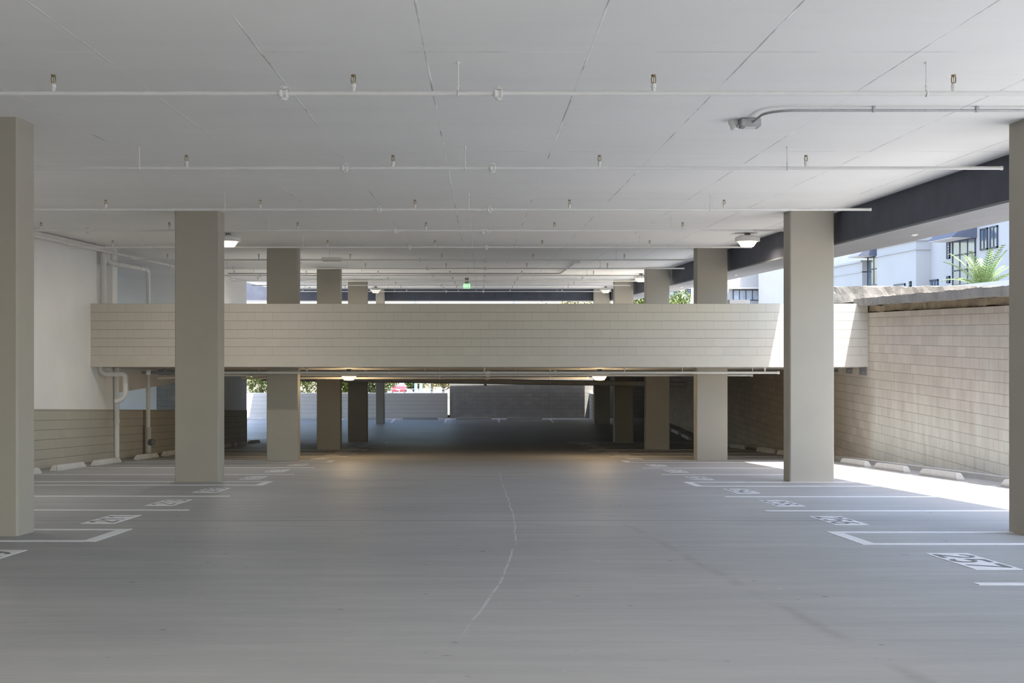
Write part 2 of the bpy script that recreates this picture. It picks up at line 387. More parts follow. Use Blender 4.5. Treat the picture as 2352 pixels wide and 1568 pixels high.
# ------------------------------------------------------------------ sprinkler pipes
PZ = 1.85
PY = [9.22, 13.40, 17.90, 21.56, 25.77, 30.27, 34.3, 38.5, 42.6, 46.5, 49.6, 53.4]
HEADS = [-8.0+.06+2.32*k for k in range(7)]        # -7.94 ... 5.98
def head_bm():
    b = MB()
    b.lathe([(.012,.115),(.017,.12),(.017,.128),(.010,.132)], n=10)
    for s in (-1, 1): b.tube([(s*.011,0,.065),(s*.016,0,.080),(s*.016,0,.108),(s*.010,0,.122)], .0045, 6)
    b.tube([(0,0,.07),(0,0,.115)], .003, 6)
    b.lathe([(.012,.122),(.019,.125),(.019,.131),(.004,.135)], n=12)
    b.lathe([(.013,.055),(.014,.07)], n=8)
    return b
def nip_bm():
    return MB().lathe([(.016,0),(.016,.03),(.021,.032),(.021,.055),(.015,.058),(.015,.064)], n=10)
def clamp_bm():
    b = MB(); 
    prof = [(.0225,-.035),(.034,-.033),(.036,-.02),(.030,-.012),(.030,.012),(.036,.02),(.034,.033),(.0225,.035)]
    n = 14; vs = []; fs = []
    for r, x in prof: vs += [(x, r*math.cos(2*PI*k/n), r*math.sin(2*PI*k/n)) for k in range(n)]
    for i in range(len(prof)-1):
        for k in range(n): fs.append((i*n+k, i*n+(k+1)%n, (i+1)*n+(k+1)%n, (i+1)*n+k))
    b.add(vs, fs)
    for s in (-1, 1):
        b.box(-.014, .014, -.014, .014, s*.043-.013, s*.043+.013)
        b.tube([(-.03,0,s*.045),(.03,0,s*.045)], .007, 6)
        b.tube([(0,-.03,s*.048),(0,.03,s*.048)], .008, 6)
    return b
def hang_bm():
    b = MB()
    b.tube([(0,0,.03),(0,0,CEIL-PZ)], .0055, 6)
    b.tube([(.0,-.0245*math.cos(a),.0245*math.sin(a)) for a in [PI*2*k/14 for k in range(15)]], .0045, 6)
    b.box(-.009, .009, -.006, .006, .022, .055)
    b.lathe([(.012,.05),(.012,.062)], n=8)
    b.lathe([(.014,CEIL-PZ-.012),(.014,CEIL-PZ)], n=8)
    return b
HM = None
protos = {}
def part(key, bmf, mat, parent, loc, smooth=True):
    if key not in protos: o = protos[key] = bmf().build(key, mat, parent, smooth, loc); return o
    o = protos[key].copy(); C.objects.link(o); o.parent = parent; o.location = loc; return o
for i, y in enumerate(PY):
    r = .019
    lab = 'white ceiling sprinkler pipe, ' + ORD[i] + ' from the front'
    x0 = -8.9 if y > 10 else -9.0
    t = thing('sprinkler_pipe', lab, 'pipe', (0, y, PZ), 'sprinkler pipes under the ceiling')
    xe = 5.87 if i else 6.15
    MB().tube([(x0,0,0),(xe-.03,0,0),(xe-.03,0,0),(xe,0,0)], [r,r,r*1.2,r*1.2], 12).build('pipe_run', M['pipe'], t, True)
    for hx in HEADS:
        if hx < xe-.1 and not (hx > 5.5):
            if part('fitting', nip_bm, M['pipe'], t, (hx, 0, .012)) and True:
                part('sprinkler_head', head_bm, M['brass'], t, (hx, 0, .012))
    for cx in (-1.52, .14, -7.1):
        part('coupling', clamp_bm, M['pipe'], t, (cx, 0, 0))
    for hx in (-7.3, -3.83, -.17, 3.45):
        part('pipe_hanger', hang_bm, M['galv'] if False else M['pipe'], t, (hx, 0, 0))
# mains along the left wall
t = thing('sprinkler_main', 'white main pipe along the top of the left wall feeding the sprinklers', 'pipe', (-8.93, 23, 1.94))
MB().tube([(0,-22,0),(0,20.5,0)], .034, 12).build('pipe_run', M['pipe'], t, True)
for y in (-9.6, -5.1, -1.44, 2.77, 7.27, 11.3, 15.5, 19.6):
    MB().tube([(0,y-.06,0),(0,y+.06,0)], .048, 12).build('coupling', M['pipe'], t, True)
for y in (-3, 4.8, 12.4):
    MB().tube([(0,y,.03),(0,y,.15)], .007, 6).build('pipe_hanger', M['pipe'], t)
t = thing('ceiling_duct_pipe', 'thicker white pipe tucked into the corner of ceiling and left wall', 'pipe', (-9.05, 20, 2.02))
MB().tube([(0,-19,0),(0,9.4,0)], .055, 12).build('pipe_run', M['pipe'], t, True)

# ------------------------------------------------------------------ drain pipes by the left wall
t = thing('drain_pipe', 'white drain pipe turning along the alcove and dropping through the deck', 'pipe', (-9.0, 28.95, -3.3))
MB().tube([(-.06,.0,5.33),(-.05,.0,5.08),(-.02,.05,5.02),(0,.15,5.0),(.0,3.2,5.0),(.0,3.32,4.97),(.0,3.36,4.88),(.0,3.36,2.6),(.0,3.36,.75)], .06, 14).build('pipe_run', M['pipe'], t, True)
for y in (.6, 1.5, 2.5, 3.05): MB().tube([(0,y-.03,5.0),(0,y+.03,5.0)], .074, 14).build('collar', M['pipe'], t, True)
cb = MB().tube([(0,3.36,.75),(0,3.36,-.05)], .085, 14); cb.build('cleanout', M['greypipe'], t, True)
MB().tube([(.06,3.33,.34),(.17,3.28,.34)], .09, 14).build('cleanout_cap', M['steel'], t, True)
t = thing('riser_pipe', 'white riser pipe standing behind the left end of the parapet', 'pipe', (-9.12, 28.85, -.37))
MB().tube([(0,0,0),(0,0,2.44)], .075, 16).build('pipe_run', M['pipe'], t, True)
MB().tube([(0,0,2.05),(0,0,2.2)], .09, 16).build('coupling', M['pipe'], t, True)
t = thing('riser_pipe', 'thin white riser pipe on the end of the left wall below the deck', 'pipe', (-9.07, 29.75, -3.2))
MB().tube([(0,0,.06),(0,0,2.42)], .066, 14).build('pipe_run', M['pipe'], t, True)
MB().tube([(0,0,.95),(0,0,1.05)], .078, 14).build('collar', M['pipe'], t, True)
t = thing('drain_bend', 'white drain pipe looping out from under the left end of the parapet', 'pipe', (-9.1, 28.55, -1.62))
def arc(c, r, a0, a1, n=6): return [(c[0]+r*math.cos(a0+(a1-a0)*k/n), 0, c[1]+r*math.sin(a0+(a1-a0)*k/n)) for k in range(n+1)]
pts = [(0.0,0,.82)] + arc((.17,.80), .17, PI, 1.5*PI)[1:] + [(.45,0,.63)] + arc((.52,.55), .08, .5*PI, 0)[0:] + [(.60,0,.25)] + arc((.36,.22), .24, 0, -.5*PI)
MB().tube(pts, .06, 14).build('pipe_run', M['pipe'], t, True)
for x in (.2, .42): MB().tube([(x-.03,0,.63),(x+.03,0,.63)], .072, 14).build('coupling', M['pipe'], t, True)
MB().tube([(.6,0,.42),(.6,0,.36)], .072, 14).build('coupling', M['pipe'], t, True)
for x in (.28, .40):
    MB().tube([(x,0,.63),(x,0,.80)], .007, 6).build('pipe_hanger', M['galv'], t)

# pipes under the deck
def lowpipe(y, z0, z1, r, x0, x1, label, hangers, mat, heads=()):
    t = thing('deck_pipe', label, 'pipe', (0, y, z0), 'pipes under the raised deck')
    s = (z1-z0)/(x1-x0)
    MB().tube([(x0,0,0),(x1-.05,0,z1-z0),(x1-.05,0,z1-z0),(x1,0,z1-z0)], [r,r,r*1.35,r*1.35], 14).build('pipe_run', mat, t, True)
    for hx in hangers:
        hz = (hx-x0)*s
        MB().tube([(hx,0,hz),(hx,0,dz(y)-z0)], .008, 6).tube([(hx,-(r+.005)*math.cos(a),hz+(r+.005)*math.sin(a)) for a in [PI*2*k/12 for k in range(13)]], .007, 6).build('pipe_hanger', M['pipe'], t)
    for hx in heads:
        hz = (hx-x0)*s
        MB().lathe([(.02,r),(.02,r+.06),(.03,r+.065),(.03,r+.09),(.01,r+.1)], (hx,0,hz), 10).build('sprinkler_head', M['pipe'], t, True)
    MB().tube([(.14,0,(.14-x0)*s),(.24,0,(.24-x0)*s)], r*1.6, 12).build('coupling', mat, t, True)
    return t
lowpipe(28.9, -.965, -.965, .03, -7.4, 7.25, 'white sprinkler pipe under the deck, closest behind the parapet', (-6.4,-2.2,.86,4.9,6.6), M['pipe'], (-4.2,.1,3.5,6.9))
lowpipe(30.2, -1.075, -1.075, .028, -7.2, 6.9, 'white sprinkler pipe under the deck, second behind the parapet', (-5.6,-1.4,2.5,6.1), M['pipe'], (-2.9,1.9))
lowpipe(32.4, -1.23, -1.23, .03, -6.5, 2.95, 'short white sprinkler pipe under the deck ending by the right lamp', (-5,-1.1,1.9), M['greypipe'])
lowpipe(44.0, -1.68, -1.90, .10, -8.0, 7.6, 'thick grey drain pipe hanging across the deck soffit', (-6.5,-4.9,-3.4,-1.9,-.4,1.1,2.6,4.2,6.2), M['greypipe'])
# valve assembly left under deck
t = thing('valve_assembly', 'dark valve and fittings on the pipe under the left of the deck', 'valve', (-8.2, 28.9, -.965))
MB().tube([(0,0,0),(.8,0,0)], .035, 12).build('valve_body', M['steel'], t, True)
MB().lathe([(.03,.0),(.06,.02),(.06,.05),(.02,.07)], (.55,0,.02), 14).build('hand_wheel', M['steel'], t, True)
MB().tube([(.12,0,0),(.22,0,0)], .055, 12).build('coupling', M['pipe'], t, True)
MB().tube([(.4,0,0),(.7,0,0)], .055, 12).build('flange', M['steel'], t, True)
t = thing('branch_pipe', 'thin grey pipe running back from the valve under the deck', 'pipe', (-8.0, 29.6, -1.13))
MB().tube([(0,0,0),(1.2,4,-.05),(2.4,9,-.4)], .03, 10).build('pipe_run', M['greypipe'], t, True)

# ------------------------------------------------------------------ conduits on the ceiling
t = thing('conduit', 'white conduit bending along the ceiling to a junction box near the front', 'conduit', (2.63, 11.0, 2.05))
cp = [(.02,.62,.0),(.02,.25,0)] + [(.02+.25*(1-math.cos(a)), .25-.25*math.sin(a)-.0, 0) for a in [PI/2*k/8 for k in range(1,9)]] + [(3.55,.0,0)]
MB().tube(cp, .0125, 10).build('conduit_run', M['galv'], t, True)
for x in (1.0, 1.95): MB().box(x-.012, x+.012, -.02, .02, -.015, .035).build('strap', M['galv'], t)
MB().box(-.09, .10, .58, .74, -.045, .035).build('junction_box', M['galv'], t, False, None, .006)
MB().box(-.055,.055,.60,.72,-.052,-.044).build('box_cover', M['pipe'], t)
t = thing('ceiling_detector', 'small white round detector beside the junction box on the ceiling', 'detector', (2.50, 11.75, CEIL))
MB().lathe([(.055,0),(.055,-.03),(.045,-.05)], n=20).build('detector_base', M['pipe'], t, True)
MB().lathe([(.038,-.05),(.036,-.085),(.02,-.095)], n=20).build('sensor_dome', M['pipe'], t, True)
MB().box(.03,.13,-.03,.03,-.035,-.005).build('bracket', M['pipe'], t)
t = thing('conduit', 'conduit running deep along the middle of the ceiling then turning left', 'conduit', (2.77, 34.2, 2.05))
MB().tube([(0,0,0),(0,6.9,0),(-.05,7.05,0),(-.25,7.1,0),(-11.5,7.1,0)], .022, 8).build('conduit_run', M['galv'], t, True)
MB().box(-.09,.09,-.09,.09,-.06,.03).build('junction_box', M['pipe'], t)
t = thing('ceiling_detector', 'small white detector on the ceiling between the fourth and fifth sprinkler pipes', 'detector', (.045, 24.2, CEIL))
MB().lathe([(.09,0),(.09,-.03),(.06,-.055)], n=20).build('detector_base', M['pipe'], t, True)
MB().lathe([(.05,-.05),(.04,-.085),(.02,-.095)], n=20).build('sensor_dome', M['pipe'], t, True)
t = thing('ceiling_junction_box', 'flat grey box on the ceiling right of the third left column', 'box', (-4.1, 33.2, CEIL))
MB().box(-.3,.25,-.2,.2,-.09,0).build('box_body', M['pipe'], t, False, None, .008)
MB().box(-.28,.23,-.18,.18,-.1,-.089).build('box_cover', M['galv'], t)

# exit sign
t = thing('exit_sign', 'small green exit sign hanging from the ceiling', 'sign', (-.51, 45.2, CEIL))
MB().box(-.07,.07,-.03,.03,-.22,0).build('sign_mount', M['steel'], t)
MB().box(-.14,.14,-.012,.012,-.42,-.22).build('sign_panel', M['green'], t)
STROKES = {
 'E': [[(1,0),(0,0),(0,1),(1,1)],[(0,.5),(.85,.5)]], 'X': [[(0,0),(1,1)],[(0,1),(1,0)]], 'I': [[(.5,0),(.5,1)]], 'T': [[(.5,0),(.5,1)],[(0,1),(1,1)]]}
def ribbon(b, pts, w, tf):
    P = [Vector((x,y)) for x,y in pts]; n = len(P); Lp = []; Rp = []
    for i in range(n):
        d0 = (P[i]-P[i-1]).normalized() if i else None; d1 = (P[i+1]-P[i]).normalized() if i < n-1 else None
        if d0 is None: d0 = d1
        if d1 is None: d1 = d0
        m = (d0+d1); m = m.normalized() if m.length > 1e-4 else d0
        nn = Vector((-m.y, m.x)); k = w/2/max(.45, Vector((-d0.y,d0.x)).dot(nn))
        Lp.append(P[i]+nn*k); Rp.append(P[i]-nn*k)
    vs = [tf(p.x,p.y) for p in Lp] + [tf(p.x,p.y) for p in Rp]
    b.add(vs, [(i,i+1,n+i+1,n+i) for i in range(n-1)])
lb = MB()
for k, ch in enumerate('EXIT'):
    for st in STROKES[ch]: ribbon(lb, [(x*.036,y*.09) for x,y in st], .012, lambda x,y,k=k: (-.112+k*.062+x, -.0145, -.365+y))
lb.build('sign_lettering', M['mint'], t)

# ------------------------------------------------------------------ lamps
def lamp(x, y, zc, label, proto=[None]):
    if proto[0] is None:
        t = proto[0] = thing('garage_lamp', label, 'lamp', (x,y,zc), 'garage ceiling lamps')
        MB().lathe([(.06,0),(.06,-.05),(.09,-.055)], n=20).build('mount', M['steel'], t, True)
        b = MB(); n = 72; prof = []
        prof = [(.15,-.05),(.225,-.075),(.255,-.10),(.262,-.165),(.25,-.18)]
        vs = []; fs = []
        for r, z in prof:
            for k in range(n):
                rr = r - (.012 if k % 2 else 0) * (1 if -.17 < z < -.06 else 0)
                a = 2*PI*k/n; vs.append((rr*math.cos(a), rr*math.sin(a), z))
        for i in range(len(prof)-1):
            for k in range(n): fs.append((i*n+k, i*n+(k+1)%n, (i+1)*n+(k+1)%n, (i+1)*n+k))
        fs.append(tuple(range(n))); fs.append(tuple(range((len(prof)-1)*n, len(prof)*n)))
        b.add(vs, fs); b.build('finned_housing', M['pipe'], t)
        MB().lathe([(.205,-.181),(.195,-.19),(.13,-.285),(.12,-.29)], n=32).build('prismatic_lens', M['lens'], t, True)
    else:
        t = dup(proto[0], (x,y,zc), label)
    return t
LAMPS = [(5.6, 25.0, CEIL, 'round white finned lamp lit beside the third right column'),
         (-5.28, 25.0, CEIL, 'round white finned lamp peeking out behind the second left column'),
         (5.67, 42.1, CEIL, 'round finned lamp lit between the fourth and fifth right columns'),
         (-4.72, 53.8, CEIL, 'far round lamp lit in front of the narrow left column'),
         (5.66, 53.8, CEIL, 'far round lamp lit in front of the last right column'),
         (-3.48, 31.6, dz(31.6), 'warm round lamp under the deck at the left'),
         (3.16, 31.6, dz(31.6), 'warm round lamp under the deck at the right'),
         (-7.6, 15.5, CEIL, 'added fill lamp over the left stalls between the first and second columns'),  # this and the lamps below are unseen, added to brighten the garage
         (-5.3, -1.0, CEIL, 'added fill lamp left of and behind the camera'), (5.6, -1.0, CEIL, 'added fill lamp right of and behind the camera'),
         (0.0, 1.2, CEIL, 'added fill lamp over the middle of the aisle above the camera'),
         (-5.28, 42.1, CEIL, 'added fill lamp hidden behind the fourth left column'), (-5.28, 33.6, CEIL, 'added fill lamp hidden behind the third left column')]  # added out of sight to lift the far ceiling
for i, (x, y, z, l) in enumerate(LAMPS):
    lamp(x, y, z, l)
    low = i in (5, 6)
    L = bpy.data.lights.new('lamp_bulb', 'POINT' if low else 'AREA')
    L.energy = (8, 19, 90, 34, 34, 17, 17, 15, 70, 70, 50, 80, 34)[i]
    L.color = (1.0,.72,.40) if low else ((1.0,.88,.72) if i < 5 and i != 1 else (1.0,.94,.86))
    if low: L.shadow_soft_size = .1
    else: L.shape = 'DISK'; L.size = .26
    o = bpy.data.objects.new('lamp_bulb', L); C.objects.link(o); o.location = (x, y, z-(.42 if low else .31))
# downlights in the beam soffit
for i, (px, l) in enumerate(((2100,'nearest'),(1876,'middle'),(1690,'third'),(1565,'farthest'))):
    y = 6.75*F/(px-1103)
    t = thing('soffit_downlight', 'small white downlight in the right beam soffit, ' + ['nearest to the camera','second from the camera','third from the camera','fourth from the camera'][i], 'downlight', (6.75,y,1.53), 'downlights in the right beam')
    MB().lathe([(.055,0),(.055,-.012),(.04,-.016)], n=20).build('trim_ring', M['pipe'], t, True)
    MB().lathe([(.038,-.014),(.02,-.026)], n=16).build('bulb_cover', M['pipe'], t, True)

# ------------------------------------------------------------------ floor markings
def strip(b, x0, x1, y0, y1, e=.004):
    b.hexa([(x0,y0,fz(y0)-.01),(x1,y0,fz(y0)-.01),(x1,y1,fz(y1)-.01),(x0,y1,fz(y1)-.01),
            (x0,y0,fz(y0)+e),(x1,y0,fz(y0)+e),(x1,y1,fz(y1)+e),(x0,y1,fz(y1)+e)])
W = .105
def place(b, name, mat, label, cat, group, loc):
    b.v = [(x-loc[0], y-loc[1], z-loc[2]) for x,y,z in b.v]
    return tag(b.build(name, mat, None, False, loc), label, cat, group)
def line(y, side, label):
    b = MB(); xa, xb = (3.47, 8.34) if side > 0 else (-8.48, -3.57)
    strip(b, xa, xb, y-W/2, y+W/2)
    return place(b, 'parking_line', M['paint'], label, 'floor marking', 'stall lines on the %s' % ('right' if side > 0 else 'left'), ((xa+xb)/2, y, fz(y)))
def uline(ya, yb, side, label):
    b = MB(); xa, xb = (3.47, 8.34) if side > 0 else (-8.48, -3.57)
    strip(b, xa, xb, ya-W/2, ya+W/2); strip(b, xa, xb, yb-W/2, yb+W/2)
    if side > 0: strip(b, xa, xa+.13, ya+W/2, yb-W/2)
    else: strip(b, xb-.13, xb, ya+W/2, yb-W/2)
    return place(b, 'column_bay_outline', M['paint'], label, 'floor marking', 'column bay outlines on the %s' % ('right' if side > 0 else 'left'), ((xa+xb)/2, (ya+yb)/2, fz((ya+yb)/2)))
sn = {1:'right', -1:'left'}
dbl = {1: [(10.86,11.92),(19.28,20.39),(28.35,29.35),(37.2,38.1),(46.0,46.9)], -1: [(11.12,12.19),(19.57,20.55),(28.5,29.4),(37.2,38.1),(46.0,46.9)]}
sgl = {1: [14.49,16.9,22.78,25.5,32.0,34.6,40.8,43.4], -1: [14.6,17.0,22.87,25.66,32.0,34.6,40.8,43.4]}
for s in (1,-1):
    for i, (a, b_) in enumerate(dbl[s]):
        uline(a, b_, s, 'white outline painted around the foot of the %s %s column' % (ORD[i], sn[s]))
    for i, y in enumerate(sgl[s]):
        line(y, s, 'white stall line on the %s, %s between the %s and %s columns' % (sn[s], 'nearer one' if i % 2 == 0 else 'farther one', ORD[i//2], ORD[i//2+1]))
line(8.34, 1, 'white stall line at the lower right corner, nearest the camera')

def arcpts(cx, cy, rx, ry, a0, a1, n=10): return [(cx+rx*math.cos(math.radians(a0+(a1-a0)*k/n)), cy+ry*math.sin(math.radians(a0+(a1-a0)*k/n))) for k in range(n+1)]
DIG = {
 '0': [arcpts(.5,.5,.42,.45,90,450,24)],
 '1': [[(.2,.72),(.55,.95),(.55,0)]],
 '2': [arcpts(.5,.68,.38,.28,170,-30,12)+[(.08,.05),(.95,.05)]],
 '3': [arcpts(.48,.72,.36,.24,150,-85,10)+arcpts(.48,.27,.40,.25,85,-150,10)],
 '4': [[(.7,0),(.7,.95),(.05,.3),(.98,.3)]],
 '5': [[(.9,.95),(.22,.95),(.16,.55)]+arcpts(.48,.31,.40,.29,120,-150,12)],
 '6': [[(.8,.92),(.4,.75),(.14,.42)]+arcpts(.5,.28,.37,.27,170,-190,16)],
 '7': [[(.05,.95),(.95,.95),(.35,0)]],
 '8': [arcpts(.5,.73,.33,.23,-90,270,16), arcpts(.5,.26,.40,.25,90,450,16)],
 '9': [arcpts(.5,.69,.37,.27,-10,350,16)+[(.86,.55),(.6,.22),(.22,.05)]]}
def number(txt, yc, side, label):
    """White rectangle on the floor with the digits left open; read by a driver turning into the stall."""
    xa, xb = (3.78, 4.14) if side > 0 else (-4.30, -3.94)
    loc = ((xa+xb)/2, yc, fz(yc))
    t = thing('stall_number', label, 'floor marking', loc, 'stall numbers on the %s' % sn[side])
    b = MB(); strip(b, xa, xb, yc-.52, yc+.52, .004)
    b.v = [(x-loc[0], y-loc[1], z-loc[2]) for x,y,z in b.v]; b.build('painted_panel', M['paint'], t)
    for k, ch in enumerate(txt):
        g = MB()
        for st in DIG[ch]:
            def tf(u, v, k=k):
                q = -.43 + k*.30 + u*.25; h = -.145 + v*.285
                lx, ly = (h, -q) if side > 0 else (-h, q)
                return (lx, ly, fz(yc+ly)-loc[2]+.0065)
            ribbon(g, st, .15, tf)
        g.build('digit', M['digit'], t)
numsR = [('257',9.62),('256',13.2),('255',15.7),('254',18.1),('253',21.6),('252',24.15),('251',26.8),('250',30.7),('249',33.3),('248',35.9),('247',39.5),('246',42.1),('245',44.7)]
numsL = [('209',9.85),('211',13.35),('213',15.8),('215',18.3),('217',21.7),('219',24.25),('221',27.05),('223',30.7),('225',33.3),('227',35.9),('229',39.5),('231',42.1),('233',44.7)]
for s, lst in ((1, numsR), (-1, numsL)):
    for n, y in lst: number(n, y, s, 'white painted stall number %s on the %s of the aisle' % (n, sn[s]))
# stalls against the back wall
for i, x in enumerate((.92, 3.52, -1.7, -4.3, -6.9, -9.4)):
    b = MB(); b.box(x-W/2, x+W/2, 57.4, 59.9, -4.35, -4.329)
    place(b, 'parking_line', M['paint'], 'white stall line at the far end, ' + ['left of the rightmost pair','rightmost of the row','third from the right','fourth from the right','fifth from the right','sixth from the right'][i], 'floor marking', 'stall lines at the far end', (x, 58.6, -4.333))

# ------------------------------------------------------------------ wheel stops
def stop_bm():
    b = MB(); L = .9; o = [(-.075,0),(.075,0),(.075,.04),(.045,.125),(-.045,.125),(-.075,.04)]
    n = len(o); vs = [(x,-L,z) if z < .1 else (x,-L+.09,z) for x,z in o] + [(x,L,z) if z < .1 else (x,L-.09,z) for x,z in o]
    b.add(vs, [tuple(range(n)), tuple(range(2*n-1,n-1,-1))] + [(i,(i+1)%n,n+(i+1)%n,n+i) for i in range(n)])
    return b
me0 = stop_bm().build('wheel_stop', M['stop'], None, False, (0,0,0), .008)
used = [False]
def stop(x, y, label, group, rz=0):
    if not used[0]: o = me0; used[0] = True
    else: o = me0.copy(); C.objects.link(o)
    sl = math.atan(.0661) if (y < 47 and not rz) else 0
    o.rotation_euler = (-sl, 0, rz); o.location = (x, y, fz(y)-.003)
    tag(o, label, 'wheel stop', group)
for i, y in enumerate((18.35, 21.92, 24.55, 26.95, 32.9, 35.4, 39.3, 41.9, 44.5)):
    stop(8.47, y, 'concrete wheel stop by the right wall, %s from the front' % ORD[i], 'wheel stops along the right wall')
for i, y in enumerate((22.3, 24.92, 27.45, 30.75, 33.3, 35.9, 40.1, 42.75, 45.35)):
    stop(-8.6, y, 'concrete wheel stop by the low left wall, %s from the front' % ORD[i], 'wheel stops along the left wall')
for i, y in enumerate((49.0, 51.6, 54.2)):
    stop(8.47, y, 'concrete wheel stop in the dark right corner past the ramp, %s from the front' % ORD[i], 'wheel stops along the right wall')
for i, x in enumerate((-3.0, -.32, 2.2, -5.65, -8.2, -10.8)):
    stop(x, 59.55, 'wheel stop along the far end wall, ' + ['third from the right','second from the right','rightmost','fourth from the right','fifth from the right','sixth from the right'][i], 'wheel stops along the far wall', PI/2)

# steel plates where the deck meets the right wall
for i, (a, c, l) in enumerate(((28.07,28.55,'nearest the camera'),(29.15,29.6,'middle of three'),(30.3,30.75,'farthest of three'))):
    t = thing('steel_bracket', 'grey steel plate fixed under the deck on the right wall, ' + l, 'bracket', (9.1,(a+c)/2,-.8), 'steel plates under the deck')
    MB().box(-.03,0,-(c-a)/2,(c-a)/2,-.2,.0).build('plate', M['steel'], t)
    for s in (-.12,.12): MB().tube([(-.06,s,-.13),(-.02,s,-.13)], .018, 6).build('bolt', M['galv'], t)

# ------------------------------------------------------------------ broken concrete on top of the right wall
def rough_slab(name, label, x0, x1, y0, y1, z0, z1, mat, amp, step=.14, seed=1, cat='slab'):
    rnd = random.Random(seed)
    bm = bmesh.new(); bmesh.ops.create_cube(bm, size=1)
    L = (x1-x0, y1-y0, z1-z0)
    for v in bm.verts: v.co = Vector((v.co.x*L[0], v.co.y*L[1], v.co.z*L[2]))
    for ax in range(3):
        n = min(120, int(L[ax]/step))
        for k in range(1, n):
            pt = Vector((0,0,0)); pt[ax] = -L[ax]/2 + L[ax]*k/n; no = Vector((0,0,0)); no[ax] = 1
            bmesh.ops.bisect_plane(bm, geom=bm.verts[:]+bm.edges[:]+bm.faces[:], plane_co=pt, plane_no=no)
    from mathutils import noise as mn
    for v in bm.verts:
        p = v.co + Vector((seed*7.3, 0, 0))
        d = mn.noise_vector(p*2.1)*amp + mn.noise_vector(p*6.0)*amp*.6 + mn.noise_vector(p*14.0)*amp*.3
        v.co += d
    me = bpy.data.meshes.new(name); bm.to_mesh(me); bm.free(); me.materials.append(mat)
    o = bpy.data.objects.new(name, me); C.objects.link(o); o.location = ((x0+x1)/2,(y0+y1)/2,(z0+z1)/2)
    return tag(o, label, cat)
rough_slab('broken_block_course', 'brown rough course of broken block under the pale coping', 9.13, 9.68, 17.1, 28.6, .485, .63, M['earth'], .03, .12, 3, 'rubble course')
rough_slab('coping_slab', 'pale rough concrete coping overhanging the right wall', 8.86, 9.7, 17, 28.3, .63, .80, M['rough'], .018, .10, 4)
rough_slab('concrete_slab_edge', 'thick broken concrete slab edge lying across above the right wall', 8.7, 14.5, 29.6, 31.6, .77, 1.15, M['weathered'], .05, .13, 5)
rough_slab('earth_bank', 'tan earth bank between the coping and the broken slab', 9.72, 15.8, 17, 30.4, .2, .70, M['earth'], .06, .4, 6, 'earth')

# ------------------------------------------------------------------ outside
struct(MB().box(9.4, 160, 17, 210, -3.0, .3).build('ground_right', M['pave']))
g = MB(); g.hexa([(-140,60.8,-5.2),(9.4,60.8,-5.2),(9.4,330,-15.7),(-140,330,-15.7),(-140,60.8,-4.2),(9.4,60.8,-4.2),(9.4,330,-14.9),(-140,330,-14.9)])
struct(g.build('ground_back', M['dirt']))
gf = MB()
struct(MB().box(-80, 9.32, -90, -14, -1.0, -.285).build('ground_back_of_camera', M['pave']))
gf.hexa([(9.32,-90,-3),(120,-90,-3),(120,13,-3),(9.32,13,-3),(9.32,-90,-.29),(120,-90,-.29),(120,-14,-.29),(9.32,-14,-.29)])
gf.v[-2] = (120,-14,-.29); gf.v[-1] = (9.32,-14,-.29); gf.v[-6] = (120,-14,-3); gf.v[-5] = (9.32,-14,-3)
gf.hexa([(9.32,-14,-3),(120,-14,-3),(120,18,-3),(9.32,18,-3),(9.32,-14,-.29),(120,-14,-.29),(120,18,fz(18)),(9.32,18,fz(18))])
struct(gf.build('ground_front', M['apron']))

def pt(px, Y): return (px-1103)*Y/F
def pz(py, Y): return (764-py)*Y/F
# facade pieces on planes of constant X, window rectangles given by their Y and z range
def win_x(t, X, ya, yb, z0, z1, nv=1, nh=1, glass='glass', d=.12):
    f = MB(); w = .09
    f.box(X-.06,X+.05,ya,yb,z0,z0+w).box(X-.06,X+.05,ya,yb,z1-w,z1).box(X-.06,X+.05,ya,ya+w,z0,z1).box(X-.06,X+.05,yb-w,yb,z0,z1)
    for k in range(1,nv): y = ya+(yb-ya)*k/nv; f.box(X-.05,X+.05,y-w/2,y+w/2,z0,z1)
    for k in range(1,nh): z = z0+(z1-z0)*k/nh; f.box(X-.05,X+.05,ya,yb,z-w/2,z+w/2)
    fr = f.build('window', M['frame'], t)
    MB().box(X-.02,X+.04,ya+.02,yb-.02,z0+.02,z1-.02).build('pane', M[glass], fr)
    return fr
def win_y(t, Y, xa, xb, z0, z1, nv=1, nh=1, glass='glass'):
    f = MB(); w = .09
    f.box(xa,xb,Y-.06,Y+.05,z0,z0+w).box(xa,xb,Y-.06,Y+.05,z1-w,z1).box(xa,xa+w,Y-.06,Y+.05,z0,z1).box(xb-w,xb,Y-.06,Y+.05,z0,z1)
    for k in range(1,nv): x = xa+(xb-xa)*k/nv; f.box(x-w/2,x+w/2,Y-.05,Y+.05,z0,z1)
    for k in range(1,nh): z = z0+(z1-z0)*k/nh; f.box(xa,xb,Y-.05,Y+.05,z-w/2,z+w/2)
    fr = f.build('window', M['frame'], t)
    MB().box(xa+.02,xb-.02,Y-.02,Y+.04,z0+.02,z1-.02).build('pane', M[glass], fr)
    return fr
XA, XB = 30.0, 31.0
def yx(px, X): return X*F/(px-1103)
t = thing('apartment_building', 'white stucco building with tall dark windows and awnings above the right wall', 'building', (0,0,0))
T = t
# wing with the tall window (nearest)
MB().box(XB, 48, yx(2420,XB), yx(2104,XA), .3, 16).build('wall', M['bldg'], t)
